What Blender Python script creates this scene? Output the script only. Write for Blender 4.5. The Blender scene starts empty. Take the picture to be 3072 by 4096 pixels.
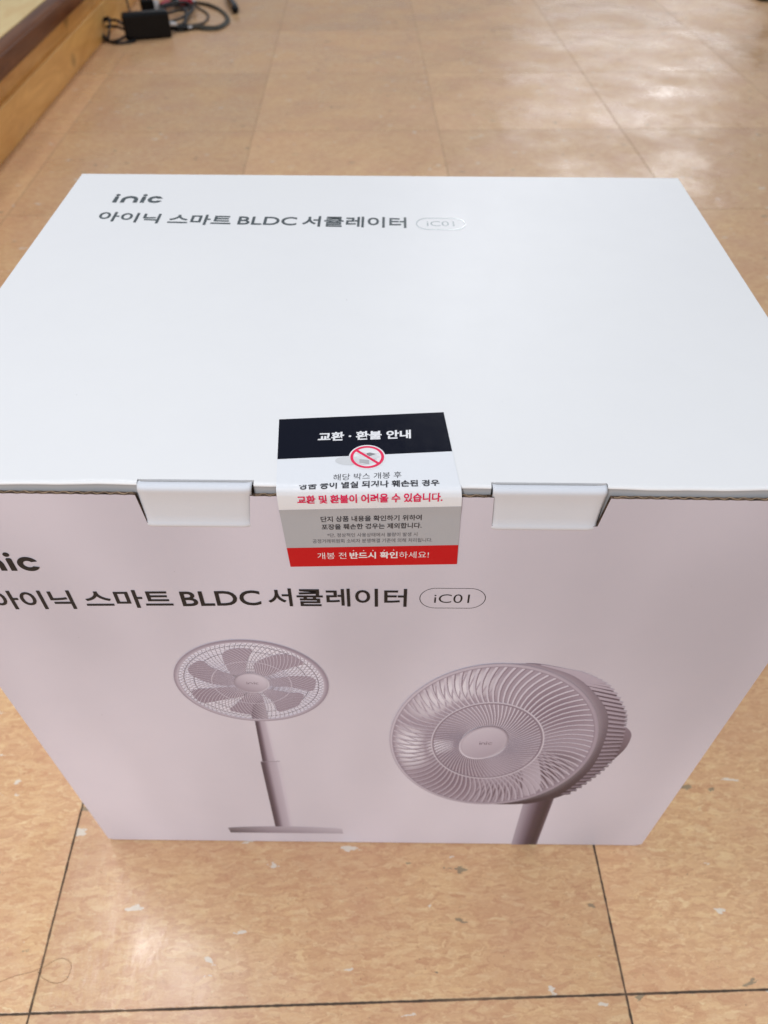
import bpy, bmesh, math, random
from mathutils import Vector, Matrix
random.seed(7)
scn = bpy.context.scene
COL = scn.collection
R = math.radians
MM = 0.001

# ------------------------------------------------------------------ camera, world, lamps, exposure
cam_d = bpy.data.cameras.new("camera")
cam_d.sensor_fit = 'VERTICAL'
cam_d.lens = 20.0
cam_d.sensor_height = 20.0 * 4096 / 2955.96
cam_d.sensor_width = cam_d.sensor_height * 0.75
cam_d.clip_start = 0.01
cam_d.clip_end = 100
cam_d.dof.use_dof = True
cam_d.dof.focus_distance = 0.36
cam_d.dof.aperture_fstop = 9.0
cam = bpy.data.objects.new("camera", cam_d)
COL.objects.link(cam)
cam.location = (0.23672, -0.23363, 0.65640)
cam.rotation_euler = (R(43.71476), R(-0.18733), R(0.55785))
scn.camera = cam

world = bpy.data.worlds.new("World")
scn.world = world
world.use_nodes = True
wbg = world.node_tree.nodes["Background"]
wbg.inputs[0].default_value = (0.90, 0.96, 1.04, 1)
wbg.inputs[1].default_value = 0.345


def area(name, loc, target, sx, sy, power, col=(0.98, 0.98, 1.0)):
    d = bpy.data.lights.new(name, 'AREA')
    d.shape = 'RECTANGLE'
    d.size, d.size_y = sx, sy
    d.energy = power
    d.color = col
    o = bpy.data.objects.new(name, d)
    COL.objects.link(o)
    o.location = loc
    o.rotation_euler = (Vector(target) - Vector(loc)).to_track_quat('-Z', 'Y').to_euler()
    return o


# fluorescent ceiling fixtures of the room, and the daylight window at its far end
area("ceiling_lamp_near", (-0.52, 0.60, 2.6), (-0.52, 0.60, 0), 0.14, 1.1, 18.5)
area("ceiling_lamp_right", (1.75, 0.40, 2.6), (1.75, 0.40, 0), 0.3, 1.2, 2)
area("ceiling_lamp_back_left", (-1.1, -2.2, 2.5), (-1.1, -2.2, 0), 0.3, 1.2, 82)
area("ceiling_lamp_back_right", (1.0, -2.2, 2.5), (1.0, -2.2, 0), 0.3, 1.2, 14)
area("ceiling_lamp_far", (0.75, 4.2, 2.6), (0.75, 4.2, 0), 0.3, 1.2, 24)
area("far_window", (2.0, 6.2, 1.75), (2.0, 0, 1.75), 1.6, 1.9, 13, (0.95, 0.96, 1.0))

for x, y in ((2.35, 8.2), (3.3, 8.9), (3.35, 7.5), (3.75, 10.2)):
    area("ceiling_lamp_distant", (x, y, 2.6), (x, y, 0), 0.3, 0.6, 7)

vs = scn.view_settings
vs.view_transform = 'Standard'
vs.look = 'None'
vs.exposure = 0.0
vs.gamma = 1.0
vs.use_curve_mapping = False


# ------------------------------------------------------------------ helpers
def lin(c):
    c = c / 255.0
    return c / 12.92 if c <= 0.04045 else ((c + 0.055) / 1.055) ** 2.4


def srgb(r, g, b, k=1.0):
    return (lin(r) * k, lin(g) * k, lin(b) * k)


class NT:
    """small node-tree builder"""
    def __init__(self, name):
        self.m = bpy.data.materials.new(name)
        self.m.use_nodes = True
        self.t = self.m.node_tree
        self.b = self.t.nodes["Principled BSDF"]

    def n(self, typ, **kw):
        nd = self.t.nodes.new(typ)
        for k, v in kw.items():
            if k.startswith('i_'):
                nd.inputs[int(k[2:])].default_value = v
            else:
                setattr(nd, k, v)
        return nd

    def l(self, a, b):
        self.t.links.new(a, b)

    def math(self, op, a, b=None, c=None, clamp=False):
        nd = self.t.nodes.new('ShaderNodeMath')
        nd.operation = op
        nd.use_clamp = clamp
        for i, v in enumerate((a, b, c)):
            if v is None:
                continue
            if isinstance(v, (int, float)):
                nd.inputs[i].default_value = v
            else:
                self.l(v, nd.inputs[i])
        return nd.outputs[0]

    def vmath(self, op, a, b=None):
        nd = self.t.nodes.new('ShaderNodeVectorMath')
        nd.operation = op
        for i, v in enumerate((a, b)):
            if v is None:
                continue
            if isinstance(v, (tuple, list)):
                nd.inputs[i].default_value = v
            else:
                self.l(v, nd.inputs[i])
        return nd.outputs[0]

    def obj(self):
        return self.t.nodes.new('ShaderNodeTexCoord').outputs['Object']

    def noise(self, vec, scale, detail=3, rough=0.5, dist=0.0):
        nd = self.t.nodes.new('ShaderNodeTexNoise')
        self.l(vec, nd.inputs['Vector'])
        nd.inputs['Scale'].default_value = scale
        nd.inputs['Detail'].default_value = detail
        nd.inputs['Roughness'].default_value = rough
        nd.inputs['Distortion'].default_value = dist
        return nd

    def ramp(self, fac, stops, interp='LINEAR'):
        nd = self.t.nodes.new('ShaderNodeValToRGB')
        nd.color_ramp.interpolation = interp
        e = nd.color_ramp.elements
        while len(e) < len(stops):
            e.new(0.5)
        for el, (p, c) in zip(e, stops):
            el.position = p
            el.color = (*c, 1) if len(c) == 3 else c
        self.l(fac, nd.inputs[0])
        return nd.outputs[0]

    def mix(self, fac, a, b, mode='MIX'):
        nd = self.t.nodes.new('ShaderNodeMix')
        nd.data_type = 'RGBA'
        nd.blend_type = mode
        for sock, v in ((nd.inputs[0], fac), (nd.inputs[6], a), (nd.inputs[7], b)):
            if isinstance(v, (int, float)):
                sock.default_value = v
            elif isinstance(v, (tuple, list)):
                sock.default_value = (*v, 1) if len(v) == 3 else v
            else:
                self.l(v, sock)
        return nd.outputs[2]

    def bump(self, h, strength, dist, prev=None):
        nd = self.t.nodes.new('ShaderNodeBump')
        nd.inputs['Strength'].default_value = strength
        nd.inputs['Distance'].default_value = dist
        self.l(h, nd.inputs['Height'])
        if prev is not None:
            self.l(prev, nd.inputs['Normal'])
        return nd.outputs[0]

    def set(self, **kw):
        for k, v in kw.items():
            s = self.b.inputs[k.replace('_', ' ')]
            if isinstance(v, (int, float)):
                s.default_value = v
            elif isinstance(v, (tuple, list)):
                s.default_value = (*v, 1) if len(v) == 3 else v
            else:
                self.l(v, s)
        return self.m


def simple(name, col, rough=0.5, var=0.06, scale=60, spec=0.5, bump=0.0):
    """plain material with a little procedural unevenness"""
    t = NT(name)
    nz = t.noise(t.obj(), scale, 4, 0.6)
    c2 = tuple(max(0, v * (1 - var * 2)) for v in col)
    c3 = tuple(min(1, v * (1 + var)) for v in col)
    t.set(Base_Color=t.ramp(nz.outputs[0], [(0.3, c2), (0.7, c3)]), Roughness=rough)
    t.b.inputs['Specular IOR Level'].default_value = spec
    if bump:
        t.l(t.bump(nz.outputs[0], bump, 0.001), t.b.inputs['Normal'])
    return t.m


THINGS = {}


def tag(o, label=None, cat=None, group=None, kind=None):
    for k, v in (('label', label), ('category', cat), ('group', group), ('kind', kind)):
        if v:
            o[k] = v
    return o


def empty(name, loc, rz=0.0):
    o = bpy.data.objects.new(name, None)
    o.empty_display_size = 0.05
    COL.objects.link(o)
    o.location = loc
    o.rotation_euler = (0, 0, rz)
    return o


def link(name, me, mats, parent=None, smooth=False):
    if not isinstance(mats, (list, tuple)):
        mats = [mats]
    for m in mats:
        me.materials.append(m)
    o = bpy.data.objects.new(name, me)
    COL.objects.link(o)
    if parent is not None:
        o.parent = parent
    if smooth:
        for p in me.polygons:
            p.use_smooth = True
    return o


def mesh(name, verts, faces, shift=(0, 0, 0)):
    me = bpy.data.meshes.new(name)
    s = Vector(shift)
    me.from_pydata([Vector(v) - s for v in verts], [], faces)
    me.validate()
    me.update()
    return me


def bm_mesh(name, bm, shift=(0, 0, 0)):
    bmesh.ops.translate(bm, verts=bm.verts, vec=-Vector(shift))
    bmesh.ops.recalc_face_normals(bm, faces=bm.faces)
    me = bpy.data.meshes.new(name)
    bm.to_mesh(me)
    bm.free()
    return me


def bm_box(bm, lo, hi, bevel=0.0, seg=2):
    vs = [bm.verts.new((x, y, z)) for x in (lo[0], hi[0]) for y in (lo[1], hi[1]) for z in (lo[2], hi[2])]
    idx = [(0, 1, 3, 2), (4, 6, 7, 5), (0, 4, 5, 1), (2, 3, 7, 6), (0, 2, 6, 4), (1, 5, 7, 3)]
    fs = [bm.faces.new([vs[i] for i in f]) for f in idx]
    bmesh.ops.recalc_face_normals(bm, faces=fs)
    if bevel:
        es = list({e for f in fs for e in f.edges})
        bmesh.ops.bevel(bm, geom=es, offset=bevel, segments=seg, affect='EDGES', profile=0.5)


def catmull(pts, n=8, closed=False):
    P = [Vector(p) for p in pts]
    out = []
    N = len(P)
    rng = range(N if closed else N - 1)
    for i in rng:
        p0 = P[(i - 1) % N] if (closed or i > 0) else P[0]
        p1, p2 = P[i], P[(i + 1) % N]
        p3 = P[(i + 2) % N] if (closed or i + 2 < N) else P[-1]
        for k in range(n):
            t = k / n
            out.append(0.5 * ((2 * p1) + (-p0 + p2) * t + (2 * p0 - 5 * p1 + 4 * p2 - p3) * t * t
                              + (-p0 + 3 * p1 - 3 * p2 + p3) * t ** 3))
    if not closed:
        out.append(P[-1])
    return out


def bm_tube(bm, pts, r, sides=8, n=8, closed=False):
    path = catmull(pts, n, closed)
    rings = []
    N = len(path)
    up = Vector((0, 0, 1))
    for i, p in enumerate(path):
        a = path[(i - 1) % N] if (closed or i > 0) else path[i]
        b = path[(i + 1) % N] if (closed or i < N - 1) else path[i]
        d = (b - a).normalized()
        s = d.cross(up)
        if s.length < 1e-3:
            s = d.cross(Vector((1, 0, 0)))
        s.normalize()
        t = s.cross(d).normalized()
        rr = r(i / max(1, N - 1)) if callable(r) else r
        rings.append([bm.verts.new(p + (s * math.cos(2 * math.pi * k / sides) + t * math.sin(2 * math.pi * k / sides)) * rr)
                      for k in range(sides)])
    for i in range(N if closed else N - 1):
        a, b = rings[i], rings[(i + 1) % N]
        for k in range(sides):
            bm.faces.new((a[k], a[(k + 1) % sides], b[(k + 1) % sides], b[k]))
    if not closed:
        bm.faces.new(rings[0][::-1])
        bm.faces.new(rings[-1])


# ------------------------------------------------------------------ dimensions measured for the carton (metres)
W, D, H, HP = 0.457, 0.34226, 0.42627, 0.42176
LIDY = 0.0025           # front wall of the lid stands this far behind the printed panel


# ------------------------------------------------------------------ floor
def floor_material():
    t = NT("vinyl_floor_tile")
    T = 0.4473
    p = t.vmath('SUBTRACT', t.obj(), (-0.026, -0.126, 0))
    rot = t.n('ShaderNodeVectorRotate', rotation_type='Z_AXIS')
    rot.inputs['Angle'].default_value = -R(2.18)
    t.l(p, rot.inputs['Vector'])
    p = rot.outputs[0]
    u = t.vmath('MULTIPLY', p, (1 / T, 1 / T, 0))
    tid = t.vmath('FLOOR', u)
    fr = t.vmath('SUBTRACT', u, tid)
    sep = t.n('ShaderNodeSeparateXYZ')
    t.l(fr, sep.inputs[0])
    ex = t.math('SUBTRACT', 0.5, t.math('ABSOLUTE', t.math('SUBTRACT', sep.outputs[0], 0.5)))
    ey = t.math('SUBTRACT', 0.5, t.math('ABSOLUTE', t.math('SUBTRACT', sep.outputs[1], 0.5)))
    wob = t.noise(p, 160, 3)
    edge = t.math('MULTIPLY', t.math('MINIMUM', ex, ey), T)
    wob2 = t.noise(p, 21, 3, 0.6)
    edge = t.math('ADD', edge, t.math('MULTIPLY', t.math('SUBTRACT', wob.outputs[0], 0.5), 0.0011))
    edge = t.math('ADD', edge, t.math('MULTIPLY', t.math('SUBTRACT', wob2.outputs[0], 0.5), 0.0009))
    seam = t.n('ShaderNodeMapRange', interpolation_type='SMOOTHSTEP')
    t.l(edge, seam.inputs[0])
    for i, v in ((1, 0.00045), (2, 0.00125), (3, 1.0), (4, 0.0)):
        seam.inputs[i].default_value = v
    seam = seam.outputs[0]
    # per-tile shift of the pattern so that it breaks at the seams
    wn = t.n('ShaderNodeTexWhiteNoise', noise_dimensions='3D')
    t.l(tid, wn.inputs['Vector'])
    q = t.vmath('ADD', p, t.vmath('MULTIPLY', wn.outputs['Color'], (9, 9, 0)))
    # warped, sideways-stretched flakes
    wv = t.noise(t.vmath('MULTIPLY', q, (1, 2.2, 0)), 48, 4, 0.65)
    warp = t.vmath('MULTIPLY', t.vmath('SUBTRACT', wv.outputs['Color'], (0.5, 0.5, 0.5)), (0.044, 0.013, 0))
    qw = t.vmath('ADD', q, warp)

    def flakes(sx, sy):
        v = t.n('ShaderNodeTexVoronoi', feature='F1')
        v.inputs['Scale'].default_value = 1.0
        t.l(t.vmath('MULTIPLY', qw, (sx, sy, 0)), v.inputs['Vector'])
        s = t.n('ShaderNodeSeparateColor')
        t.l(v.outputs['Color'], s.inputs[0])
        return v, s
    v1, s1 = flakes(140, 350)
    v2, s2 = flakes(280, 700)
    stops = [(0.0, (0.565, 0.295, 0.155)), (0.25, (0.645, 0.355, 0.188)), (0.5, (0.725, 0.445, 0.240)),
             (0.75, (0.81, 0.54, 0.28)), (1.0, (0.88, 0.66, 0.38))]
    c1 = t.ramp(s1.outputs[0], stops)
    c2 = t.ramp(s2.outputs[0], stops)
    c = t.mix(0.45, c1, c2)
    soft = t.noise(t.vmath('MULTIPLY', qw, (1, 2.4, 0)), 62, 5, 0.7)
    c = t.mix(0.34, c, t.ramp(soft.outputs[0], [(0.30 + 0.1 * k, st[1]) for k, st in enumerate(stops)]))
    # larger clouds of pinker and yellower stock
    big = t.noise(q, 9, 3, 0.6)
    c = t.mix(t.math('MULTIPLY', t.ramp(big.outputs[0], [(0.42, (0, 0, 0)), (0.68, (1, 1, 1))]), 0.38), c, (0.60, 0.315, 0.20))
    streak = t.noise(t.vmath('MULTIPLY', qw, (1, 2.6, 0)), 95, 4, 0.65)
    c = t.mix(t.ramp(streak.outputs[0], [(0.60, (0, 0, 0)), (0.70, (0.55, 0.55, 0.55))]), c, (0.86, 0.68, 0.40))
    c = t.mix(t.ramp(streak.outputs[0], [(0.28, (0.5, 0.5, 0.5)), (0.40, (0, 0, 0))]), c, (0.50, 0.27, 0.14))
    # sparse white and grey-green chips
    v3, s3 = flakes(46, 100)
    sh = t.math('LESS_THAN', v3.outputs['Distance'], t.math('MULTIPLY', s3.outputs[1], 0.30))
    white = t.math('MULTIPLY', t.math('GREATER_THAN', s3.outputs[0], 0.87), sh)
    c = t.mix(t.math('MULTIPLY', white, 0.85), c, (0.80, 0.74, 0.64))
    green = t.math('MULTIPLY', t.math('LESS_THAN', s3.outputs[0], 0.08), sh)
    c = t.mix(t.math('MULTIPLY', green, 0.75), c, (0.22, 0.195, 0.13))
    speck = t.noise(q, 420, 2, 0.5)
    c = t.mix(t.ramp(speck.outputs[0], [(0.23, (0.7, 0.7, 0.7)), (0.28, (0, 0, 0))]), c, (0.18, 0.10, 0.06))
    # fine scuffs and ground-in marks
    scf = t.n('ShaderNodeTexNoise')
    scf.noise_type = 'RIDGED_MULTIFRACTAL'
    scf.inputs['Scale'].default_value = 34
    scf.inputs['Detail'].default_value = 4
    scf.inputs['Distortion'].default_value = 1.4
    t.l(p, scf.inputs['Vector'])
    where = t.noise(p, 6, 3, 0.6)
    sm = t.math('MULTIPLY', t.ramp(scf.outputs[0], [(0.80, (0, 0, 0)), (0.95, (1, 1, 1))]), t.ramp(where.outputs[0], [(0.52, (0, 0, 0)), (0.66, (1, 1, 1))]))
    c = t.mix(t.math('MULTIPLY', sm, 0.30), c, (0.25, 0.14, 0.08))
    # tile-to-tile tone
    s4 = t.n('ShaderNodeSeparateColor')
    t.l(wn.outputs['Color'], s4.inputs[0])
    tone = t.math('ADD', 0.90, t.math('MULTIPLY', s4.outputs[1], 0.16))
    tn = t.n('ShaderNodeCombineColor')
    for i in range(3):
        t.l(tone, tn.inputs[i])
    c = t.mix(1.0, c, tn.outputs[0], 'MULTIPLY')
    sp = t.n('ShaderNodeSeparateXYZ')
    t.l(p, sp.inputs[0])
    far = t.n('ShaderNodeMapRange')
    t.l(sp.outputs[1], far.inputs[0])
    for i, v in ((1, 0.1), (2, 1.2), (3, 0.94), (4, 0.42)):
        far.inputs[i].default_value = v
    gap = t.noise(p, 7, 2, 0.5)
    dirt = t.math('MULTIPLY', far.outputs[0], t.ramp(gap.outputs[0], [(0.3, (0.7, 0.7, 0.7)), (0.5, (1, 1, 1))]))
    c = t.mix(t.math('MULTIPLY', seam, dirt), c, (0.03, 0.022, 0.017))
    wear = t.noise(p, 4.5, 3, 0.6)
    scr = t.noise(t.vmath('MULTIPLY', p, (1, 0.6, 1)), 26, 4, 0.7)
    rough = t.math('ADD', t.math('ADD', 0.15, t.math('MULTIPLY', t.ramp(wear.outputs[0], [(0.38, (0, 0, 0)), (0.62, (1, 1, 1))]), 0.22)),
                   t.math('MULTIPLY', scr.outputs[0], 0.14))
    rough = t.math('MAXIMUM', rough, t.math('MULTIPLY', seam, 0.8))
    wave = t.noise(p, 8.5, 2, 0.5)
    nb = t.bump(wave.outputs[0], 0.75, 0.0048)
    nb = t.bump(scr.outputs[0], 0.30, 0.0014, nb)
    nb = t.bump(t.math('SUBTRACT', 1.0, seam), 0.5, 0.0008, nb)
    t.set(Base_Color=c, Roughness=rough, Normal=nb)
    t.b.inputs['Specular IOR Level'].default_value = 0.5
    return t.m


me = mesh("floor", [(-6, -5, 0), (8, -5, 0), (8, 9, 0), (-6, 9, 0)], [(0, 1, 2, 3)])
tag(link("floor", me, floor_material()), kind='structure')


# ------------------------------------------------------------------ wooden platform step on the left
def wood(name, a, b, knots=True, rough=0.35, axis=(3.0, 0.55, 3.0)):
    t = NT(name)
    p = t.obj()
    q = t.vmath('MULTIPLY', p, axis)
    n1 = t.noise(q, 7, 5, 0.6, 1.2)
    n2 = t.noise(t.vmath('MULTIPLY', p, (30, 1.2, 30)), 6, 3, 0.6)
    f = t.math('ADD', t.math('MULTIPLY', n1.outputs[0], 0.75), t.math('MULTIPLY', n2.outputs[0], 0.25))
    mid = tuple((x + y) / 2 for x, y in zip(a, b))
    c = t.ramp(f, [(0.33, b), (0.5, mid), (0.66, a)])
    if knots:
        v = t.n('ShaderNodeTexVoronoi', feature='F1')
        v.inputs['Scale'].default_value = 5.5
        t.l(t.vmath('ADD', t.vmath('MULTIPLY', p, (1.6, 1.0, 1.6)), t.vmath('MULTIPLY', n1.outputs['Color'], (0.05, 0.05, 0.05))), v.inputs['Vector'])
        k = t.ramp(v.outputs['Distance'], [(0.06, (1, 1, 1)), (0.17, (0, 0, 0))])
        c = t.mix(t.math('MULTIPLY', k, 0.6), c, tuple(x * 0.35 for x in b))
    t.set(Base_Color=c, Roughness=rough)
    t.b.inputs['Specular IOR Level'].default_value = 0.3 if knots else 0.13
    t.l(t.bump(n2.outputs[0], 0.15, 0.001), t.b.inputs['Normal'])
    return t.m


pine = wood("varnished_pine", (0.96, 0.56, 0.18), (0.70, 0.34, 0.085))
pine_light = wood("pale_platform_board", (0.97, 0.76, 0.38), (0.86, 0.58, 0.25))
dark_wood = wood("dark_nosing_wood", (0.22, 0.08, 0.026), (0.11, 0.034, 0.011), knots=False, rough=0.28)

step = empty("wooden_step", (-0.62673, 1.43939, 0), R(2.21))
tag(step, "low pine platform step with dark brown front edge along the left of the floor", "platform step")
Y0, Y1 = -1.3, 3.2
bm = bmesh.new(); bm_box(bm, (-0.012, Y0, 0.0), (0.0, Y1, 0.0865), 0.003, 2)
link("baseboard", bm_mesh("baseboard", bm), pine, step)
bm = bmesh.new(); bm_box(bm, (-0.030, Y0, 0.002), (-0.013, Y1, 0.131))
link("riser", bm_mesh("riser", bm), pine, step)
bm = bmesh.new(); bm_box(bm, (-0.029, Y0, 0.1325), (0.016, Y1, 0.179), 0.009, 4)
link("nosing", bm_mesh("nosing", bm), dark_wood, step, True)
bm = bmesh.new(); bm_box(bm, (-1.6, Y0, 0.10), (-0.031, Y1, 0.1775), 0.0015, 1)
link("top_board", bm_mesh("top_board", bm), pine_light, step)


# ------------------------------------------------------------------ carton materials
def paper(name, a, b, rough, scale=5.0):
    t = NT(name)
    p = t.obj()
    n1 = t.noise(p, scale, 2, 0.5)
    fib = t.noise(t.vmath('MULTIPLY', p, (1, 1, 1)), 900, 3, 0.6)
    mott = t.noise(p, 45, 4, 0.6)
    c = t.ramp(n1.outputs[0], [(0.33, a), (0.67, b)])
    c = t.mix(t.math('MULTIPLY', mott.outputs[0], 0.05), c, (0.3, 0.3, 0.32))
    dust = t.noise(p, 330, 1, 0.4)
    c = t.mix(t.ramp(dust.outputs[0], [(0.13, (0.4, 0.4, 0.4)), (0.16, (0, 0, 0))]), c, (0.32, 0.30, 0.29))
    rr = t.math('ADD', rough, t.math('MULTIPLY', t.math('SUBTRACT', mott.outputs[0], 0.5), 0.12))
    soft = t.noise(p, 16, 2, 0.5)
    nb = t.bump(soft.outputs[0], 0.10, 0.003)
    nb = t.bump(fib.outputs[0], 0.10, 0.0004, nb)
    t.set(Base_Color=c, Roughness=rr, Normal=nb)
    t.b.inputs['Specular IOR Level'].default_value = 0.4
    return t.m


BG = srgb(209, 197, 203)
lid_white = paper("white_coated_lid", (0.83, 0.835, 0.85), (0.845, 0.85, 0.86), 0.42)
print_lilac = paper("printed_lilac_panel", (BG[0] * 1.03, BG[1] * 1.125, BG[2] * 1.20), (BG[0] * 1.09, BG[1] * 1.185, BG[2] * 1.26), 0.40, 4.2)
# lighter foot, deeper upper right: floor bounce and shade painted into the panel colour
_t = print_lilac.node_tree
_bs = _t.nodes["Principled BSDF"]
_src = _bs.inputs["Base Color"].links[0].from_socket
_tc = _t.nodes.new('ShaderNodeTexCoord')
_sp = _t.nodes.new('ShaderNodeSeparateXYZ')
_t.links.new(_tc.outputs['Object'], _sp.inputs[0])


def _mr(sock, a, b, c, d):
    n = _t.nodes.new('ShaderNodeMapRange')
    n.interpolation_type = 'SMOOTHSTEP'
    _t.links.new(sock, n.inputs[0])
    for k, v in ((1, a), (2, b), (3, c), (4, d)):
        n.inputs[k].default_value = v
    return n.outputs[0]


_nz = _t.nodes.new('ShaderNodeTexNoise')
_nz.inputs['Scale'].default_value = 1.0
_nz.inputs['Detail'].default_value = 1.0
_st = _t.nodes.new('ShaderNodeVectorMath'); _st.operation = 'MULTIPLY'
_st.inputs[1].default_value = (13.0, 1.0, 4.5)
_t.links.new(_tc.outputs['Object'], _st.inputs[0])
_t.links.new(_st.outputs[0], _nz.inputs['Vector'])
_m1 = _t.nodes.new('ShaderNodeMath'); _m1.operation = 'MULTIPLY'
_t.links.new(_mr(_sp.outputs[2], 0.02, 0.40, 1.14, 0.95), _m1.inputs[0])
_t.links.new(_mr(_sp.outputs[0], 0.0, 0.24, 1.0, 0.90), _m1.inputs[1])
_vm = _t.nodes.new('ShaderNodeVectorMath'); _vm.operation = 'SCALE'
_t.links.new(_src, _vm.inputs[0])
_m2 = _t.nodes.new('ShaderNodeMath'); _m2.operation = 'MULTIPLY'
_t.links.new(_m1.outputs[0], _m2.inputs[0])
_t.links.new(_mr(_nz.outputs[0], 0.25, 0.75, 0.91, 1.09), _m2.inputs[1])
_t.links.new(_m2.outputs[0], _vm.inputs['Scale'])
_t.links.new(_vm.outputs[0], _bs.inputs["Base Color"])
kraft = simple("cut_cardboard_edge", (0.13, 0.085, 0.06), 0.9, 0.5, 400, 0.2)
kraft_in = simple("kraft_inside", (0.16, 0.115, 0.08), 0.9, 0.2, 80, 0.2)
tab_white = paper("white_tab_liner", (0.68, 0.705, 0.765), (0.70, 0.725, 0.78), 0.55)
ink_black = simple("raised_charcoal_ink", (0.014, 0.013, 0.015), 0.4, 0.1, 200, 0.22)
ink_grey = simple("silver_grey_ink", (0.075, 0.095, 0.105), 0.30, 0.15, 200, 0.5)
ink_clear = simple("clear_spot_varnish", (0.62, 0.65, 0.67), 0.18, 0.05, 200, 0.6)

BASE = Vector((W / 2, D / 2, 0))
box = empty("cardboard_box", BASE)
tag(box, "large white and lilac carton with two printed fans and a notice sticker across its lid", "carton")


def part(name, verts, faces, mats, parent, smooth=False):
    return link(name, mesh(name, verts, faces, BASE), mats, parent, smooth)


# body: three walls and base behind the printed panel
bm = bmesh.new()
bm_box(bm, (0, 0.0045, 0.0), (W, D, 0.003))
bm_box(bm, (0, 0.0022, 0.0032), (0.003, D, H - 0.0035))
bm_box(bm, (W - 0.003, 0.0022, 0.0032), (W, D, H - 0.0035))
bm_box(bm, (0.0032, D - 0.003, 0.0032), (W - 0.0032, D, H - 0.0035))
link("box_wall", bm_mesh("box_wall", bm, BASE), lid_white, box)

# lid: thin top sheet with rolled front fold, cut away at the two locking tabs
TABS = [(0.1244, 0.1768, -1), (0.2832, 0.3352, 1)]
NOTCH = 0.0055
prof = [(NOTCH, H), (0.0046, H)]
for k in range(1, 9):
    a = math.pi / 2 * k / 8
    prof.append((0.0045 - 0.0017 * math.sin(a), H - 0.0013 * (1 - math.cos(a))))
prof += [(0.0030, H - 0.0017), (0.0027, H - 0.0026), (0.0027, H - 0.03)]
vs_, fs_ = [], []
segs = [(0.0, TABS[0][0]), (TABS[0][1], TABS[1][0]), (TABS[1][1], W)]
for x0, x1 in segs:
    nx = 14
    base = len(vs_)
    for i in range(nx + 1):
        x = x0 + (x1 - x0) * i / nx
        for j, (y, z) in enumerate(prof):
            w = 0.00035 * math.sin(x * 61 + 1) + 0.0002 * math.sin(x * 190)
            vs_.append((x, y + (w if 1 < j else 0), z))
    m = len(prof)
    for i in range(nx):
        for j in range(m - 1):
            a = base + i * m + j
            fs_.append((a, a + 1, a + m + 1, a + m))
lid_grey = paper("grey_lid_front", (0.40, 0.405, 0.42), (0.44, 0.44, 0.45), 0.6)  # front wall of the lid is coloured greyer than its top
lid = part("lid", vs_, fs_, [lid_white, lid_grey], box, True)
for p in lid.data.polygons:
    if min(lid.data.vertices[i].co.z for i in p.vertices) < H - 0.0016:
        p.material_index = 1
# the flat of the lid is the same part: joined below into one mesh
bm = bmesh.new()
bm.from_mesh(lid.data)
sh = BASE
y1 = D
nx = 2
for k, (xa, xb) in enumerate([(0.0, W)]):
    r = 0.0015
    t0 = [bm.verts.new(Vector(v) - sh) for v in ((r, NOTCH, H), (W - r, NOTCH, H), (W - r, D - r, H), (r, D - r, H))]
    t1 = [bm.verts.new(Vector(v) - sh) for v in ((0, NOTCH, H - r), (W, NOTCH, H - r), (W, D, H - r), (0, D, H - r))]
    t2 = [bm.verts.new(Vector(v) - sh) for v in ((0, NOTCH, H - 0.003), (W, NOTCH, H - 0.003), (W, D, H - 0.003), (0, D, H - 0.003))]
    bm.faces.new(t0)
    for i in range(4):
        j = (i + 1) % 4
        bm.faces.new((t0[i], t1[i], t1[j], t0[j]))
        bm.faces.new((t1[i], t2[i], t2[j], t1[j]))
    bm.faces.new(t2[::-1])
bm.to_mesh(lid.data)
bm.free()
for p in lid.data.polygons:
    p.use_smooth = len(p.vertices) == 4 and p.area < 0.002 and p.center.y < NOTCH - D / 2

# dark inside of the carton seen through the tab slots
bm = bmesh.new()
bm_box(bm, (0.006, NOTCH + 0.0006, H - 0.05), (W - 0.006, NOTCH + 0.0022, H - 0.0034))
link("tuck_flap", bm_mesh("tuck_flap", bm, BASE), kraft_in, box)

# printed front panel with cut-outs for the tabs and a ragged cut edge of corrugated board
out = [(0.0035, 0.0013), (W - 0.0045, 0.0013), (W, 0.0045)]


def topedge(xa, xb):
    """wavy cut edge going from xa to xb"""
    n = max(2, int(abs(xb - xa) / 0.0022))
    res = []
    for i in range(n + 1):
        x = xa + (xb - xa) * i / n
        z = HP + 0.00016 * math.sin(x * 1050) + 0.00025 * math.sin(x * 23 + 1) + random.uniform(-1, 1) * 0.00006
        res.append((x, z))
    return res


l1, r1 = TABS[1][0], TABS[1][1]
l0, r0 = TABS[0][0], TABS[0][1]
out += topedge(W, r1 + 0.0016)
out += [(r1 - 0.0006, 0.4036), (l1 + 0.0022, 0.4036)]
out += [(l1 + 0.0014, 0.4195)] + topedge(l1 + 0.0013, r0 - 0.0018)
out += [(r0 - 0.0020, 0.4195), (r0 - 0.0040, 0.4034), (l0 + 0.0004, 0.4034)]
out += topedge(l0 - 0.0010, 0.0)
out += [(0.0, 0.0042)]
bm = bmesh.new()
fv = [bm.verts.new((x, 0.0, z)) for x, z in out]
bv = [bm.verts.new((x, 0.0019, z)) for x, z in out]
f = bm.faces.new(fv)
f.material_index = 0
g = bm.faces.new(bv[::-1])
g.material_index = 1
for i in range(len(out)):
    j = (i + 1) % len(out)
    q = bm.faces.new((fv[j], fv[i], bv[i], bv[j]))
    q.material_index = 1 if min(out[i][1], out[j][1]) > 0.30 else 0
front = link("front_panel", bm_mesh("front_panel", bm, BASE), [print_lilac, kraft], box)

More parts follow.
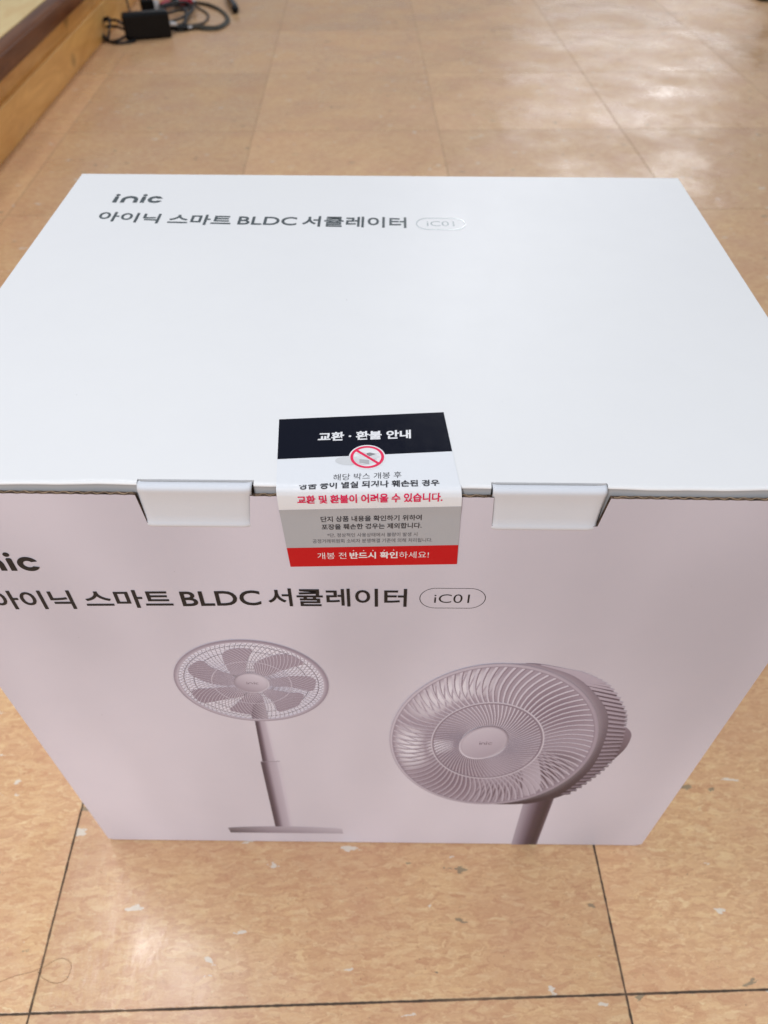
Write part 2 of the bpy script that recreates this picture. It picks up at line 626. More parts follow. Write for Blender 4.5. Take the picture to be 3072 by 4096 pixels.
# fluting that shows in the cut edge
bm = bmesh.new()
for xa, xb in ((0.001, l0 - 0.002), (r0 + 0.0008, l1 - 0.002), (r1 + 0.003, W - 0.001)):
    n = int((xb - xa) / 0.0009)
    prev = None
    for i in range(n + 1):
        x = xa + (xb - xa) * i / n
        yc = 0.00105 + 0.00055 * math.sin(x * 1050)
        zt = HP + 0.00032 + 0.00025 * math.sin(x * 23 + 1)
        cur = [bm.verts.new((x, yc - 0.00016, HP - 0.001)), bm.verts.new((x, yc - 0.00016, zt)),
               bm.verts.new((x, yc + 0.00016, zt)), bm.verts.new((x, yc + 0.00016, HP - 0.001))]
        if prev:
            for k in range(3):
                bm.faces.new((prev[k], prev[k + 1], cur[k + 1], cur[k]))
        prev = cur
flute_m = simple("kraft_fluting", (0.36, 0.26, 0.17), 0.9, 0.3, 300, 0.2)
link("fluting", bm_mesh("fluting", bm, BASE), flute_m, front)

# locking tabs: rolled over the lid edge and tucked into the panel
for x0, x1, side in TABS:
    pr = []
    for k in range(0, 11):
        a = math.pi / 2 * k / 10
        pr.append((0.0022 - 0.0024 * math.sin(a), H + 0.0004 - 0.0024 * (1 - math.cos(a))))
    pr = [(0.0041, H - 0.0006), (0.0038, H + 0.0001), (0.0033, H + 0.0004)] + pr
    pr += [(-0.0001, H - 0.0034), (0.0001, H - 0.0042), (0.0002, 0.414), (0.0002, 0.4085), (0.0001, 0.4048), (-0.0003, 0.4038),
           (-0.0006, 0.4030), (-0.0007, 0.4022), (-0.0005, 0.4014), (-0.0001, 0.4011)]
    # sheared outline: the tab leans sideways as it enters its slit
    nx = 40
    vs_, fs_ = [], []
    for i in range(nx + 1):
        t_ = i / nx
        for (y, z) in pr:
            k = max(0.0, min(1.0, (H - z) / 0.0245))
            xa = x0 + 0.0006 + (-0.0012) * k if side < 0 else x0 + 0.0004 + 0.0008 * k
            xb = x1 - 0.0006 + (-0.0024) * k if side < 0 else x1 - 0.0006 - 0.0006 * k
            x = xa + (xb - xa) * t_
            d = min(t_, 1 - t_) * (xb - xa)
            mid = math.sin(math.pi * max(0, min(1, (k - 0.25) / 0.65)))
            edge = max(0.0, 1 - d / 0.0045)
            yy = y + (0.0010 * edge * edge) * (0.6 if k < 0.2 else 1) - 0.0006 * mid * (edge > 0) * 0
            yy += 0.00015 * mid * (1 - edge) * (0.8 + 0.2 * math.sin(x * 300))
            vs_.append((x, yy, z))
    m = len(pr)
    for i in range(nx):
        for j in range(m - 1):
            a = i * m + j
            fs_.append((a, a + 1, a + m + 1, a + m))
    o = part("locking_tab", vs_, fs_, tab_white, box, True)
    sol = o.modifiers.new("thickness", 'SOLIDIFY')
    sol.thickness = 0.0006
    sol.offset = -1


# ------------------------------------------------------------------ lettering
def P_top(x, y, off):
    return (x * MM, y * MM, H + off)


def P_front(x, z, off):
    return (x * MM, -off, z * MM)


# sticker surface: distance-like coordinate s runs from the lid (s = y in mm) over the edge and down the panel
ST = [(60.0, H + 0.00022), (3.6, H + 0.00024)]
st_prof = [(0.060, H + 0.00022), (0.0040, H + 0.00025), (0.0024, H + 0.0001), (0.0010, H - 0.0006), (0.00005, H - 0.0018),
           (-0.0006, H - 0.0036), (-0.0009, 0.4205), (-0.0008, 0.4160), (-0.0004, 0.4100), (-0.00028, 0.3700)]


def st_y(z):
    """front surface (y) of the sticker at height z on the panel side"""
    pts = [p for p in st_prof[4:]]
    for (ya, za), (yb, zb) in zip(pts, pts[1:]):
        if zb <= z <= za:
            return ya + (yb - ya) * (za - z) / (za - zb)
    return pts[-1][0]


def P_sticker_top(x, y, off):
    """y below 4 mm rolls over the edge"""
    if y >= 4.0:
        return (x * MM, y * MM, H + 0.00024 + off)
    rest = (4.0 - y) * MM
    pts = st_prof[1:]
    for (ya, za), (yb, zb) in zip(pts, pts[1:]):
        L = math.hypot(yb - ya, zb - za)
        if rest <= L:
            t = rest / L
            dy, dz = (yb - ya) / L, (zb - za) / L
            return (x * MM, ya + (yb - ya) * t + dz * off, za + (zb - za) * t - dy * off)
        rest -= L
    return (x * MM, pts[-1][0] - off, pts[-1][1])


def P_sticker_front(x, z, off):
    return (x * MM, st_y(z * MM) - off, z * MM)


def text_bm(txt, weight=0.0, raised=False):
    cu = bpy.data.curves.new("lettering", 'FONT')
    cu.body = txt
    cu.offset = weight
    cu.resolution_u = 4
    if raised:
        cu.extrude = 0.5
    ob = bpy.data.objects.new("lettering", cu)
    COL.objects.link(ob)
    bpy.context.view_layer.update()
    dg = bpy.context.evaluated_depsgraph_get()
    me = bpy.data.meshes.new_from_object(ob.evaluated_get(dg))
    b = bmesh.new()
    b.from_mesh(me)
    bpy.data.objects.remove(ob)
    bpy.data.curves.remove(cu)
    bpy.data.meshes.remove(me)
    return b


def add_text(dst, txt, P, xL, xR, yL, yR, h, off, weight=0.0, raised=0.0, cut=None, mat=0):
    """fit the drawn outline of txt to xL..xR (mm) with its foot on the line yL..yR and height h"""
    b = text_bm(txt, weight, raised > 0)
    xs = [v.co.x for v in b.verts]
    ys = [v.co.y for v in b.verts]
    bx0, bx1, by0, by1 = min(xs), max(xs), min(ys), max(ys)
    for v in b.verts:
        t = (v.co.x - bx0) / (bx1 - bx0)
        x = xL + (xR - xL) * t
        y = yL + (yR - yL) * t + h * (v.co.y - by0) / (by1 - by0)
        v.co = (x, y, v.co.z)
    if cut:
        (ax, ay), (cx_, cy_) = cut
        nrm = Vector((-(cy_ - ay), cx_ - ax, 0)).normalized()
        bmesh.ops.bisect_plane(b, geom=b.verts[:] + b.edges[:] + b.faces[:], plane_co=(ax, ay, 0), plane_no=nrm, clear_outer=True)
        pass
    if P in (P_sticker_top, P_sticker_front):
        for k in range(1, 9):
            bmesh.ops.bisect_plane(b, geom=b.verts[:] + b.edges[:] + b.faces[:], plane_co=(0, (4.2 if P is P_sticker_top else 424.6) - (0.45 if P is P_sticker_top else 0.7) * k, 0), plane_no=(0, 1, 0))
    remap = {}
    for v in b.verts:
        o = off + (raised if v.co.z > 0.01 else 0.0)
        remap[v] = dst.verts.new(P(v.co.x, v.co.y, o))
    for f_ in b.faces:
        try:
            nf = dst.faces.new([remap[v] for v in f_.verts])
            nf.material_index = mat
        except ValueError:
            pass
    b.free()


def raw_mesh(name, bm):
    bmesh.ops.translate(bm, verts=bm.verts, vec=-BASE)
    me = bpy.data.meshes.new(name)
    bm.to_mesh(me)
    bm.free()
    return me


def prism2d(dst, pts, P, off, raised, mat=0):
    """flat outline (list of 2-D points) raised off a surface"""
    top = [dst.verts.new(P(x, y, off + raised)) for x, y in pts]
    f_ = dst.faces.new(top)
    f_.material_index = mat
    if raised > 0:
        bot = [dst.verts.new(P(x, y, off)) for x, y in pts]
        n = len(pts)
        for i in range(n):
            j = (i + 1) % n
            s = dst.faces.new((top[j], top[i], bot[i], bot[j]))
            s.material_index = mat


def quad_strip(dst, A, B, P, off, raised=0.0, mat=0, closed=False):
    n = len(A)
    ta = [dst.verts.new(P(*p, off + raised)) for p in A]
    tb = [dst.verts.new(P(*p, off + raised)) for p in B]
    rng = range(n if closed else n - 1)
    for i in rng:
        j = (i + 1) % n
        f_ = dst.faces.new((ta[i], ta[j], tb[j], tb[i]))
        f_.material_index = mat
    if raised > 0:
        for T_, Q in ((ta, A), (tb, B)):
            bo = [dst.verts.new(P(*p, off)) for p in Q]
            for i in rng:
                j = (i + 1) % n
                f_ = dst.faces.new((T_[i], bo[i], bo[j], T_[j]))
                f_.material_index = mat


def logo(dst, P, cl, base, off, raised):
    """the four-letter wordmark: cl = left edge of its last letter, base = foot line"""
    w, h = 2.8, 9.6
    for x in (cl - 24.5, cl - 4.75):
        pts = [(x, base), (x + w, base), (x + w, base + h - 0.6), (x + w - 0.6, base + h), (x + 0.6, base + h), (x, base + h - 0.6)]
        prism2d(dst, pts, P, off, raised)
        prism2d(dst, [(x + 1.4 + 1.55 * math.cos(a), base + h + 2.75 + 1.55 * math.sin(a)) for a in [2 * math.pi * k / 20 for k in range(20)]],
                P, off, raised)
    # arch letter
    xa, xb = cl - 19.0, cl - 7.0
    cxm, ro = (xa + xb) / 2, (xb - xa) / 2
    A, B = [(xa, base)], [(xa + w, base)]
    for k in range(25):
        a = math.pi - math.pi * k / 24
        A.append((cxm + ro * math.cos(a), base + 4.6 + 5.9 * math.sin(a)))
        B.append((cxm + (ro - w) * math.cos(a), base + 4.6 + (5.9 - w) * math.sin(a)))
    A.append((xb, base)); B.append((xb - w, base))
    quad_strip(dst, A, B, P, off, raised)
    # open round letter
    cx_, cy_, ro, ri = cl + 5.35, base + 5.25, 5.35, 2.6
    A, B = [], []
    for k in range(37):
        a = R(24) + (R(336) - R(24)) * k / 36
        A.append((cx_ + ro * math.cos(a), cy_ + ro * math.sin(a)))
        a2 = R(40) + (R(320) - R(40)) * k / 36
        B.append((cx_ + ri * math.cos(a2), cy_ + ri * math.sin(a2)))
    quad_strip(dst, A, B, P, off, raised)


def pill(dst, P, x0, x1, yc, h, w, off, raised, mat=0):
    r = h / 2
    A, B = [], []
    for k in range(48):
        a = 2 * math.pi * k / 48
        cx_ = x1 - r if math.cos(a) > 0 else x0 + r
        A.append((cx_ + r * math.cos(a), yc + r * math.sin(a)))
        B.append((cx_ + (r - w) * math.cos(a), yc + (r - w) * math.sin(a)))
    quad_strip(dst, A, B, P, off, raised, mat, True)


RZ = 0.00028
# front panel lettering
bm = bmesh.new(); logo(bm, P_front, 53.2, 367.1, 0.00003, RZ)
link("printed_logo", raw_mesh("printed_logo", bm), ink_black, front)
bm = bmesh.new()
add_text(bm, "아이닉", P_front, 28.9, 71.9, 334.2, 335.3, 15.8, 0.00003, 0.011, RZ)
add_text(bm, "스마트", P_front, 78.2, 124.2, 336.2, 337.3, 15.1, 0.00003, 0.012, RZ)
add_text(bm, "BLDC", P_front, 129.2, 170.9, 338.5, 340.2, 12.6, 0.00003, 0.010, RZ)
add_text(bm, "서큘레이터", P_front, 174.9, 247.3, 339.5, 340.1, 15.0, 0.00003, 0.010, RZ)
link("printed_title", raw_mesh("printed_title", bm), ink_black, front)
bm = bmesh.new()
pill(bm, P_front, 253.9, 288.4, 347.5, 17.4, 0.42, 0.00004, 0.0)
add_text(bm, "iC01", P_front, 261.6, 280.0, 343.5, 343.6, 7.4, 0.00004, -0.004)
link("model_badge", raw_mesh("model_badge", bm), ink_black, front)
# lid lettering
bm = bmesh.new(); logo(bm, P_top, 62.0, 290.6, 0.00003, RZ)
link("printed_logo", raw_mesh("printed_logo", bm), ink_grey, lid)
bm = bmesh.new()
add_text(bm, "아이닉", P_top, 34.3, 77.2, 261.6, 258.2, 14.2, 0.00003, 0.012, RZ)
add_text(bm, "스마트", P_top, 83.6, 127.2, 257.3, 255.9, 15.2, 0.00003, 0.012, RZ)
add_text(bm, "BLDC", P_top, 132.0, 172.4, 257.4, 256.8, 12.2, 0.00003, 0.006, RZ)
add_text(bm, "서큘레이터", P_top, 176.4, 248.0, 255.4, 254.2, 15.6, 0.00003, 0.012, RZ)
link("printed_title", raw_mesh("printed_title", bm), ink_grey, lid)
bm = bmesh.new()
pill(bm, P_top, 254.6, 288.9, 260.6, 18.2, 0.75, 0.00003, 0.0003)
add_text(bm, "iC01", P_top, 262.0, 281.0, 257.3, 257.3, 7.6, 0.00003, 0.002, 0.0, mat=1)
link("model_badge", raw_mesh("model_badge", bm), [ink_clear, simple("pale_grey_ink", (0.36, 0.40, 0.42), 0.3)], lid)


# ------------------------------------------------------------------ printed fan pictures (ink on the panel)
class Ink:
    def __init__(self):
        self.v, self.f, self.c = [], [], []

    def P(self, x, z, layer):
        return (x * MM, -(0.00005 + 0.000022 * layer), max(z, 0.25) * MM)

    def poly(self, pts, col, layer):
        i0 = len(self.v)
        for k, (x, z) in enumerate(pts):
            self.v.append(self.P(x, z, layer))
            self.c.append(col[k] if isinstance(col, list) else col)
        self.f.append(tuple(range(i0, i0 + len(pts))))

    def strip(self, A, B, ca, cb, layer, closed=False):
        i0 = len(self.v)
        n = len(A)
        for k in range(n):
            for Q, c in ((A, ca), (B, cb)):
                self.v.append(self.P(*Q[k], layer))
                self.c.append(c[k] if isinstance(c, list) else c)
        for k in range(n if closed else n - 1):
            j = (k + 1) % n
            self.f.append((i0 + 2 * k, i0 + 2 * j, i0 + 2 * j + 1, i0 + 2 * k + 1))

    def line(self, pts, w, col, layer, w2=None):
        A, B = [], []
        n = len(pts)
        for i in range(n):
            a = pts[max(0, i - 1)]
            b = pts[min(n - 1, i + 1)]
            dx, dz = b[0] - a[0], b[1] - a[1]
            L = math.hypot(dx, dz) or 1
            ww = w if w2 is None else w + (w2 - w) * i / (n - 1)
            A.append((pts[i][0] - dz / L * ww / 2, pts[i][1] + dx / L * ww / 2))
            B.append((pts[i][0] + dz / L * ww / 2, pts[i][1] - dx / L * ww / 2))
        self.strip(A, B, col, col, layer)

    def ring(self, E, r0, r1, c0, c1, layer, n=96):
        A = [E(r0, 2 * math.pi * k / n) for k in range(n)]
        B = [E(r1, 2 * math.pi * k / n) for k in range(n)]
        ca = [c0(2 * math.pi * k / n) for k in range(n)] if callable(c0) else c0
        cb = [c1(2 * math.pi * k / n) for k in range(n)] if callable(c1) else c1
        self.strip(A, B, ca, cb, layer, True)

    def build(self, name, parent):
        me = mesh(name, self.v, self.f, BASE)
        at = me.color_attributes.new("ink", 'FLOAT_COLOR', 'POINT')
        for i, c in enumerate(self.c):
            at.data[i].color = (*c, 1)
        return link(name, me, ink_mat, parent)


t = NT("printed_picture_ink")
at = t.n('ShaderNodeVertexColor', layer_name="ink")
grain = t.noise(t.obj(), 700, 2, 0.5)
t.set(Base_Color=t.mix(t.math('MULTIPLY', grain.outputs[0], 0.08), at.outputs[0], (0.3, 0.27, 0.29)), Roughness=0.40)
t.b.inputs['Specular IOR Level'].default_value = 0.4
ink_mat = t.m


def K(r, g, b):
    c = [0.6 * (v / 0.6) ** 1.20 for v in srgb(r, g, b)]
    return (c[0] * 1.14, c[1] * 1.24, c[2] * 1.32)


def lerp(a, b, t):
    return tuple(x + (y - x) * t for x, y in zip(a, b))


def chaikin(pts, n=2):
    for _ in range(n):
        o = []
        for i in range(len(pts)):
            a, b = pts[i], pts[(i + 1) % len(pts)]
            o.append((a[0] * .75 + b[0] * .25, a[1] * .75 + b[1] * .25))
            o.append((a[0] * .25 + b[0] * .75, a[1] * .25 + b[1] * .75))
        pts = o
    return pts


# --- the standing fan
I = Ink()
CX, CZ = 155.7, 261.0


def E1(r, a):
    return (CX + r * math.cos(a), CZ + r * 1.005 * math.sin(a))


I.ring(E1, 0.1, 44.2, K(222, 214, 219), K(222, 214, 219), 0)
# pole and foot behind the head
def pole(I, TL, TR, BL, BR, cols, layer):
    n = len(cols)
    for k in range(n - 1):
        t0, t1 = cols[k][0], cols[k + 1][0]
        A = [lerp(TL, TR, t0), lerp(BL, BR, t0)]
        B = [lerp(TL, TR, t1), lerp(BL, BR, t1)]
        I.strip(A, B, cols[k][1], cols[k + 1][1], layer)


pc = [(0, K(92, 77, 90)), (0.14, K(82, 67, 80)), (0.30, K(128, 112, 124)), (0.46, K(176, 163, 172)), (0.80, K(190, 178, 186)), (0.88, K(202, 191, 198)), (1, K(207, 196, 202))]
pole(I, (152.5, 238.0), (159.5, 238.0), (149.8, 154.5), (160.3, 155.5), pc, 1)
pole(I, (148.4, 154.4), (162.2, 155.6), (146.6, 34.0), (161.2, 34.0), pc, 2)
I.poly([(148.4, 153.9), (162.2, 155.1), (162.2, 155.9), (148.4, 154.9)], K(150, 137, 147), 3)
A, B, ca, cb = [], [], [], []
for k in range(21):
    t_ = k / 20
    x = 107 + (201.6 - 107) * t_
    zt = 30.6 + 4.2 * math.sin(math.pi * t_) ** 0.7
    zb = 20.4 + 0.3 * t_
    c = lerp(K(78, 66, 76), K(158, 144, 154), min(1, t_ / 0.35)) if t_ < 0.35 else lerp(K(158, 144, 154), K(196, 185, 192), (t_ - 0.35) / 0.65)
    A.append((x, zt)); B.append((x + 0.6, zb))
    ca.append(lerp(c, K(205, 195, 200), 0.25)); cb.append(lerp(c, K(90, 78, 88), 0.25))
I.strip(A, B, ca, cb, 3)
# rear grille: thin dark wires twisting one way
for k in range(84):
    a0 = 2 * math.pi * k / 84
    I.line([E1(12 + 32 * s / 7, a0 - 0.30 * (s / 7) ** 1.2) for s in range(8)], 0.26, K(122, 108, 119), 4)
for r in (24, 34.5, 40.5):
    I.ring(E1, r - 0.22, r + 0.22, K(112, 99, 110), K(112, 99, 110), 5)
# blades
BL = [[(144.9, 296.5), (150.9, 299.7), (160.7, 298.7), (160.1, 296.2), (156.0, 286.7), (154.0, 276.2), (153, 268), (147, 266), (143.2, 276.0), (141.7, 291.5)],
      [(120.7, 279.5), (127.9, 286.2), (131.2, 284.9), (133.7, 278.5), (142.6, 272.0), (150, 268), (147, 258), (132.0, 258.4), (120.5, 268.9), (119.4, 274.2)],
      [(116.9, 253.5), (132.0, 255.2), (148.6, 257.4), (152, 251), (149.9, 245.5), (130.1, 239.1), (121.3, 236.0), (117.3, 243.3)],
      [(151.0, 252.4), (160.2, 250.2), (160.9, 236.8), (160.1, 222.9), (150.7, 221.9), (140.3, 225.6), (136.1, 228.6), (147.0, 241.0)],
      [(160.4, 257.1), (173.6, 250.8), (187.7, 250.6), (183.5, 238.7), (182.0, 234.2), (171.4, 227.1), (167.4, 226.2), (167.1, 238.4), (161.4, 247.7)],
      [(160.7, 264.3), (180.5, 270.0), (188.4, 270.2), (194.4, 267.6), (194.8, 262.1), (192.2, 250.7), (180.2, 257.6), (165.5, 257.5)],
      [(158.2, 280.5), (162.2, 286.5), (175.0, 294.0), (183.2, 292.9), (189.5, 284.7), (188.7, 282.8), (176.1, 276.6), (167.8, 270.5), (160.8, 267.7)]]
for k, b in enumerate(BL):
    pts = chaikin(b, 2)
    cols = [lerp(K(144, 128, 140), K(166, 151, 161), max(0, min(1, ((p[0] - 110) / 90 + (p[1] - 215) / 90) / 2))) for p in pts]
    I.poly(pts, cols, 6)
I.poly([(150.4, 222), (153.5, 236), (159.3, 242), (160.9, 236), (160.9, 216), (150.6, 215)],
       [K(120, 104, 117), K(125, 109, 121), K(132, 117, 128), K(165, 152, 161), K(172, 160, 168), K(115, 98, 112)], 7)
# front grille: light spokes swirling the other way, with a thin dark edge
for k in range(84):
    a0 = 2 * math.pi * k / 84
    sp = [E1(10.5 + 33.7 * s / 8, a0 + 0.62 * (s / 8) ** 1.15) for s in range(9)]
    I.line([(x + 0.22, z - 0.26) for x, z in sp], 0.24, K(128, 112, 124), 8)
    I.line(sp, 0.40, K(200, 189, 197), 9)
I.ring(E1, 23.7, 24.3, K(196, 185, 193), K(196, 185, 193), 10)


def rimc(a):
    return lerp(K(160, 146, 157), K(186, 174, 182), 0.5 + 0.5 * math.sin(a + 3.6))


I.ring(E1, 43.6, 44.9, K(192, 181, 189), rimc, 11)
I.ring(E1, 44.9, 46.3, rimc, K(150, 136, 147), 11)
I.ring(E1, 46.3, 46.6, K(150, 136, 147), K(196, 185, 192), 11)


def hubc(a):
    return lerp(K(164, 150, 160), K(206, 195, 202), 0.5 + 0.5 * math.sin(a + 0.6))


def E1h(r, a):
    return (155.6 + r * math.cos(a), 261.5 + r * 1.05 * math.sin(a))


I.ring(E1h, 9.6, 10.8, hubc, lambda a: lerp(K(140, 125, 136), K(212, 203, 209), 0.5 + 0.5 * math.sin(a + 2.2)), 12, 48)
I.ring(E1h, 0.01, 9.7, K(190, 178, 186), hubc, 12, 48)
# tiny wordmark on the hub
for x, h in ((152.6, 2), (157.0, 2)):
    I.poly([(x, 260.3), (x + .5, 260.3), (x + .5, 262.0), (x, 262.0)], K(120, 106, 116), 13)
    I.poly([(x, 262.4), (x + .5, 262.4), (x + .5, 262.9), (x, 262.9)], K(120, 106, 116), 13)
I.line([(153.8, 260.3), (153.8, 261.4), (154.4, 262), (155.4, 262), (156, 261.4), (156, 260.3)], 0.45, K(120, 106, 116), 13)
I.line([(159.6, 261.8), (158.9, 262), (158.2, 261.6), (158.1, 260.8), (158.6, 260.4), (159.6, 260.5)], 0.45, K(120, 106, 116), 13)
I.build("fan_picture", front)

# --- the close-up fan head, turned to the left
I = Ink()
ax_maj = (0.0829, 0.9966)      # tilted long axis
AMAJ, AMIN = 100.4, 69.5


def E2(f, a, k=None):
    """f runs 0 at the hub rim .. 1 at the front rim"""
    hx, hz, hmaj, hmin = 303.4, 187.0, 23.6, 15.8
    ox, oz = 309.6, 185.6
    cx_ = hx + (ox - hx) * f
    cz_ = hz + (oz - hz) * f
    M = hmaj + (AMAJ - hmaj) * f
    m_ = hmin + (AMIN - hmin) * f
    u, v = m_ * math.cos(a), M * math.sin(a)
    sx = ax_maj[0]
    return (cx_ + u * ax_maj[1] - v * sx * -1 * -1 if False else cx_ + u * ax_maj[1] - v * ax_maj[0], cz_ + u * ax_maj[0] + v * ax_maj[1])


# pole first
pc2 = [(0, K(178, 165, 174)), (0.12, K(166, 152, 162)), (0.34, K(132, 116, 128)), (0.56, K(86, 66, 80)), (0.82, K(62, 42, 56)), (0.93, K(80, 60, 73)), (1, K(122, 106, 116))]
pole(I, (343.9, 96), (366.2, 108), (345.9, -1), (367.6, -1), pc2, 0)
# rear cage
band = [(318, 286.0), (325.9, 284.8), (348.4, 272.9), (365.6, 252.2), (379.1, 225.2), (384.4, 188.5), (383.2, 145.0), (368.1, 101.4), (344.9, 86.8), (325, 84.9)]
back = [(318, 286.4), (328.5, 285.4), (350.5, 277.2), (370.3, 262.6), (385.1, 237.9), (391.7, 216.4), (395.5, 166.5), (385.5, 128.4), (370.8, 101.0), (347.0, 85.9), (325, 84.3)]


def smooth(pts, n=6):
    return [(p.x, p.y) for p in catmull([(x, y, 0) for x, y in pts], n)]


band_s, back_s = smooth(band), smooth(back)
# motor bump
mb = chaikin([(388, 214), (394.1, 211.2), (400.2, 202.5), (401.4, 190), (400.6, 176.6), (393.8, 155.0), (384, 140), (383, 180)], 2)
I.poly(mb, [lerp(K(84, 66, 78), K(140, 124, 134), max(0, min(1, (p[1] - 160) / 45))) for p in mb], 1)
n = len(band_s)
I.strip(band_s, back_s, [lerp(K(98, 82, 94), K(140, 125, 136), max(0, min(1, (p[1] - 100) / 160))) for p in band_s],
        [lerp(K(84, 68, 80), K(150, 136, 146), max(0, min(1, (p[1] - 100) / 160))) for p in back_s], 2)
def at_z(pts, z):
    """right-hand x of an outline at height z"""
    best = None
    for (xa, za), (xb, zb) in zip(pts, pts[1:]):
        if min(za, zb) <= z <= max(za, zb) and za != zb:
            x = xa + (xb - xa) * (z - za) / (zb - za)
            best = x if best is None else max(best, x)
    return best


for k in range(36):
    u = k / 35
    z0 = 279.0 - 176.0 * u
    if k < 9:                # the crowded ribs along the upper shoulder
        z0 = 284.0 - 0.65 * k - 0.22 * k * k
    elif True:
        z0 = 260.0 - (260.0 - 106.0) * (k - 9) / 26
    z1 = z0 - (7.0 if k < 9 else 7.0 * (1 - (k - 9) / 12) if k < 21 else -1.5)
    xa, xb = at_z(band_s, z0), at_z(back_s, z1)
    if xa is None or xb is None:
        continue
    xa -= 1.0
    if xb < xa + 3:
        continue
    t_ = max(0, min(1, (z0 - 90) / 190))
    A_, B_ = (xa, z0), (xb + 1.6, z1)
    I.line([lerp(A_, B_, q / 3) for q in range(4)], 2.9, lerp(K(132, 116, 128), K(182, 169, 178), t_), 4 + 0.03 * k, 1.8)
    I.line([(x, z - 2.2) for x, z in (A_, B_)], 1.3, lerp(K(62, 46, 58), K(104, 88, 99), t_), 3)
# deep rim band
fr = [E2(1.0, a) for a in [R(88) - R(178) * k / (n - 1) for k in range(n)]]


def bandc(p, lite):
    t_ = max(0, min(1, (p[1] - 90) / 190))
    c = lerp(K(68, 50, 63), K(158, 144, 154), t_ ** 1.35)
    return lerp(c, K(205, 195, 201), lite)


mid_s = [lerp(a, b, 0.55) for a, b in zip(fr, band_s)]
I.strip(fr, mid_s, [bandc(p, 0.22) for p in fr], [bandc(p, 0.0) for p in mid_s], 5)
I.strip(mid_s, band_s, [bandc(p, 0.0) for p in mid_s], [bandc((p[0], p[1] - 25), 0.0) for p in band_s], 5.5)
# inside of the head
def inner(a):
    return lerp(K(150, 133, 145), K(188, 176, 184), 0.5 + 0.5 * math.sin(a + 0.5))


I.ring(lambda f, a: E2(f, a), 0.0, 0.97, K(168, 153, 163), K(168, 153, 163), 6)


def patch(f0, f1, a0, a1, col, layer, na=14, soft=True):
    A, B = [], []
    for k in range(na + 1):
        a = R(a0) + R(a1 - a0) * k / na
        A.append(E2(f0, a)); B.append(E2(f1, a))
    I.strip(A, B, col, col, layer)


# light seen between the blades, the blades' darker sweep, and the lattice at the lower right
LY = [7.0]


def P2(f0, f1, a0, a1, col, na=14, nf=8):
    """tone that melts into the inside of the head at its borders"""
    LY[0] += 0.3
    base = K(168, 153, 163)

    def tone(i, j):
        w = math.sin(math.pi * i / nf) ** 0.6 * math.sin(math.pi * j / na) ** 0.6 if 0 < i < nf and 0 < j < na else 0.0
        return lerp(base, col, w)
    for i in range(nf):
        A = [E2(f0 + (f1 - f0) * i / nf, R(a0 + (a1 - a0) * j / na)) for j in range(na + 1)]
        B = [E2(f0 + (f1 - f0) * (i + 1) / nf, R(a0 + (a1 - a0) * j / na)) for j in range(na + 1)]
        I.strip(A, B, [tone(i, j) for j in range(na + 1)], [tone(i + 1, j) for j in range(na + 1)], LY[0])


P2(0.04, 0.98, 10, 66, K(138, 120, 132))
P2(0.04, 0.98, 206, 276, K(140, 122, 134))
P2(0.50, 0.96, 84, 152, K(222, 214, 218))
P2(0.50, 0.94, 158, 206, K(226, 218, 222))
P2(0.08, 0.50, 170, 198, K(228, 220, 224))
P2(0.34, 0.97, -82, -8, K(92, 74, 86))
P2(0.46, 0.94, -104, -64, K(112, 94, 106))
for k in range(30):      # rear wires showing through the gaps
    a = R(-92) + R(82) * k / 30
    I.line([E2(0.36 + 0.55 * s / 4, a - 0.20 * s / 4) for s in range(5)], 1.3, K(172, 158, 168), 10.0)
for a0 in range(94, 206, 6):
    I.line([E2(0.46 + 0.45 * s / 4, R(a0) - 0.22 * s / 4) for s in range(5)], 1.0, K(176, 162, 172), 10.2)
bl = chaikin([E2(0.28, R(-34)), E2(0.50, R(-52)), E2(0.72, R(-62)), E2(0.95, R(-68)), E2(0.95, R(-56)), E2(0.70, R(-44)), E2(0.40, R(-20))], 2)
I.poly(bl, [lerp(K(156, 140, 151), K(190, 178, 186), min(1, max(0, (p[0] - 318) / 35))) for p in bl], 10.8)
# front spokes
NS = 80
for k in range(NS):
    a0 = 2 * math.pi * k / NS
    sp = [E2(s / 10 * 0.975, a0 + 0.30 * (s / 10) + 0.20 * math.sin(math.pi * s / 10)) for s in range(11)]
    t_ = 0.5 + 0.5 * math.sin(a0 + 0.9)
    I.line([(x + 0.7, z - 0.9) for x, z in sp], 0.35, lerp(K(128, 111, 123), K(150, 134, 145), t_), 11.4, 1.7)
    I.line(sp, 0.5, lerp(K(184, 171, 180), K(204, 194, 201), t_), 12.0, 1.7)
I.ring(lambda f, a: E2(f, a), 0.378, 0.400, K(136, 120, 132), K(160, 146, 156), 13)
I.ring(lambda f, a: E2(f, a), 0.400, 0.418, K(212, 203, 209), K(190, 178, 186), 13)


def rim2(a):
    return lerp(K(170, 156, 166), K(200, 189, 196), 0.5 + 0.5 * math.sin(a - 1.2))


I.ring(lambda f, a: E2(f, a), 0.955, 0.975, K(150, 134, 146), rim2, 14)
I.ring(lambda f, a: E2(f, a), 0.975, 1.004, rim2, lambda a: lerp(rim2(a), K(150, 135, 146), 0.45), 14)


def hub2(f, a):
    return (303.3 + 15.9 * f * math.cos(a) + 1.5 * f * math.sin(a), 187.0 + 23.7 * f * math.sin(a) + 1.0 * f * math.cos(a))


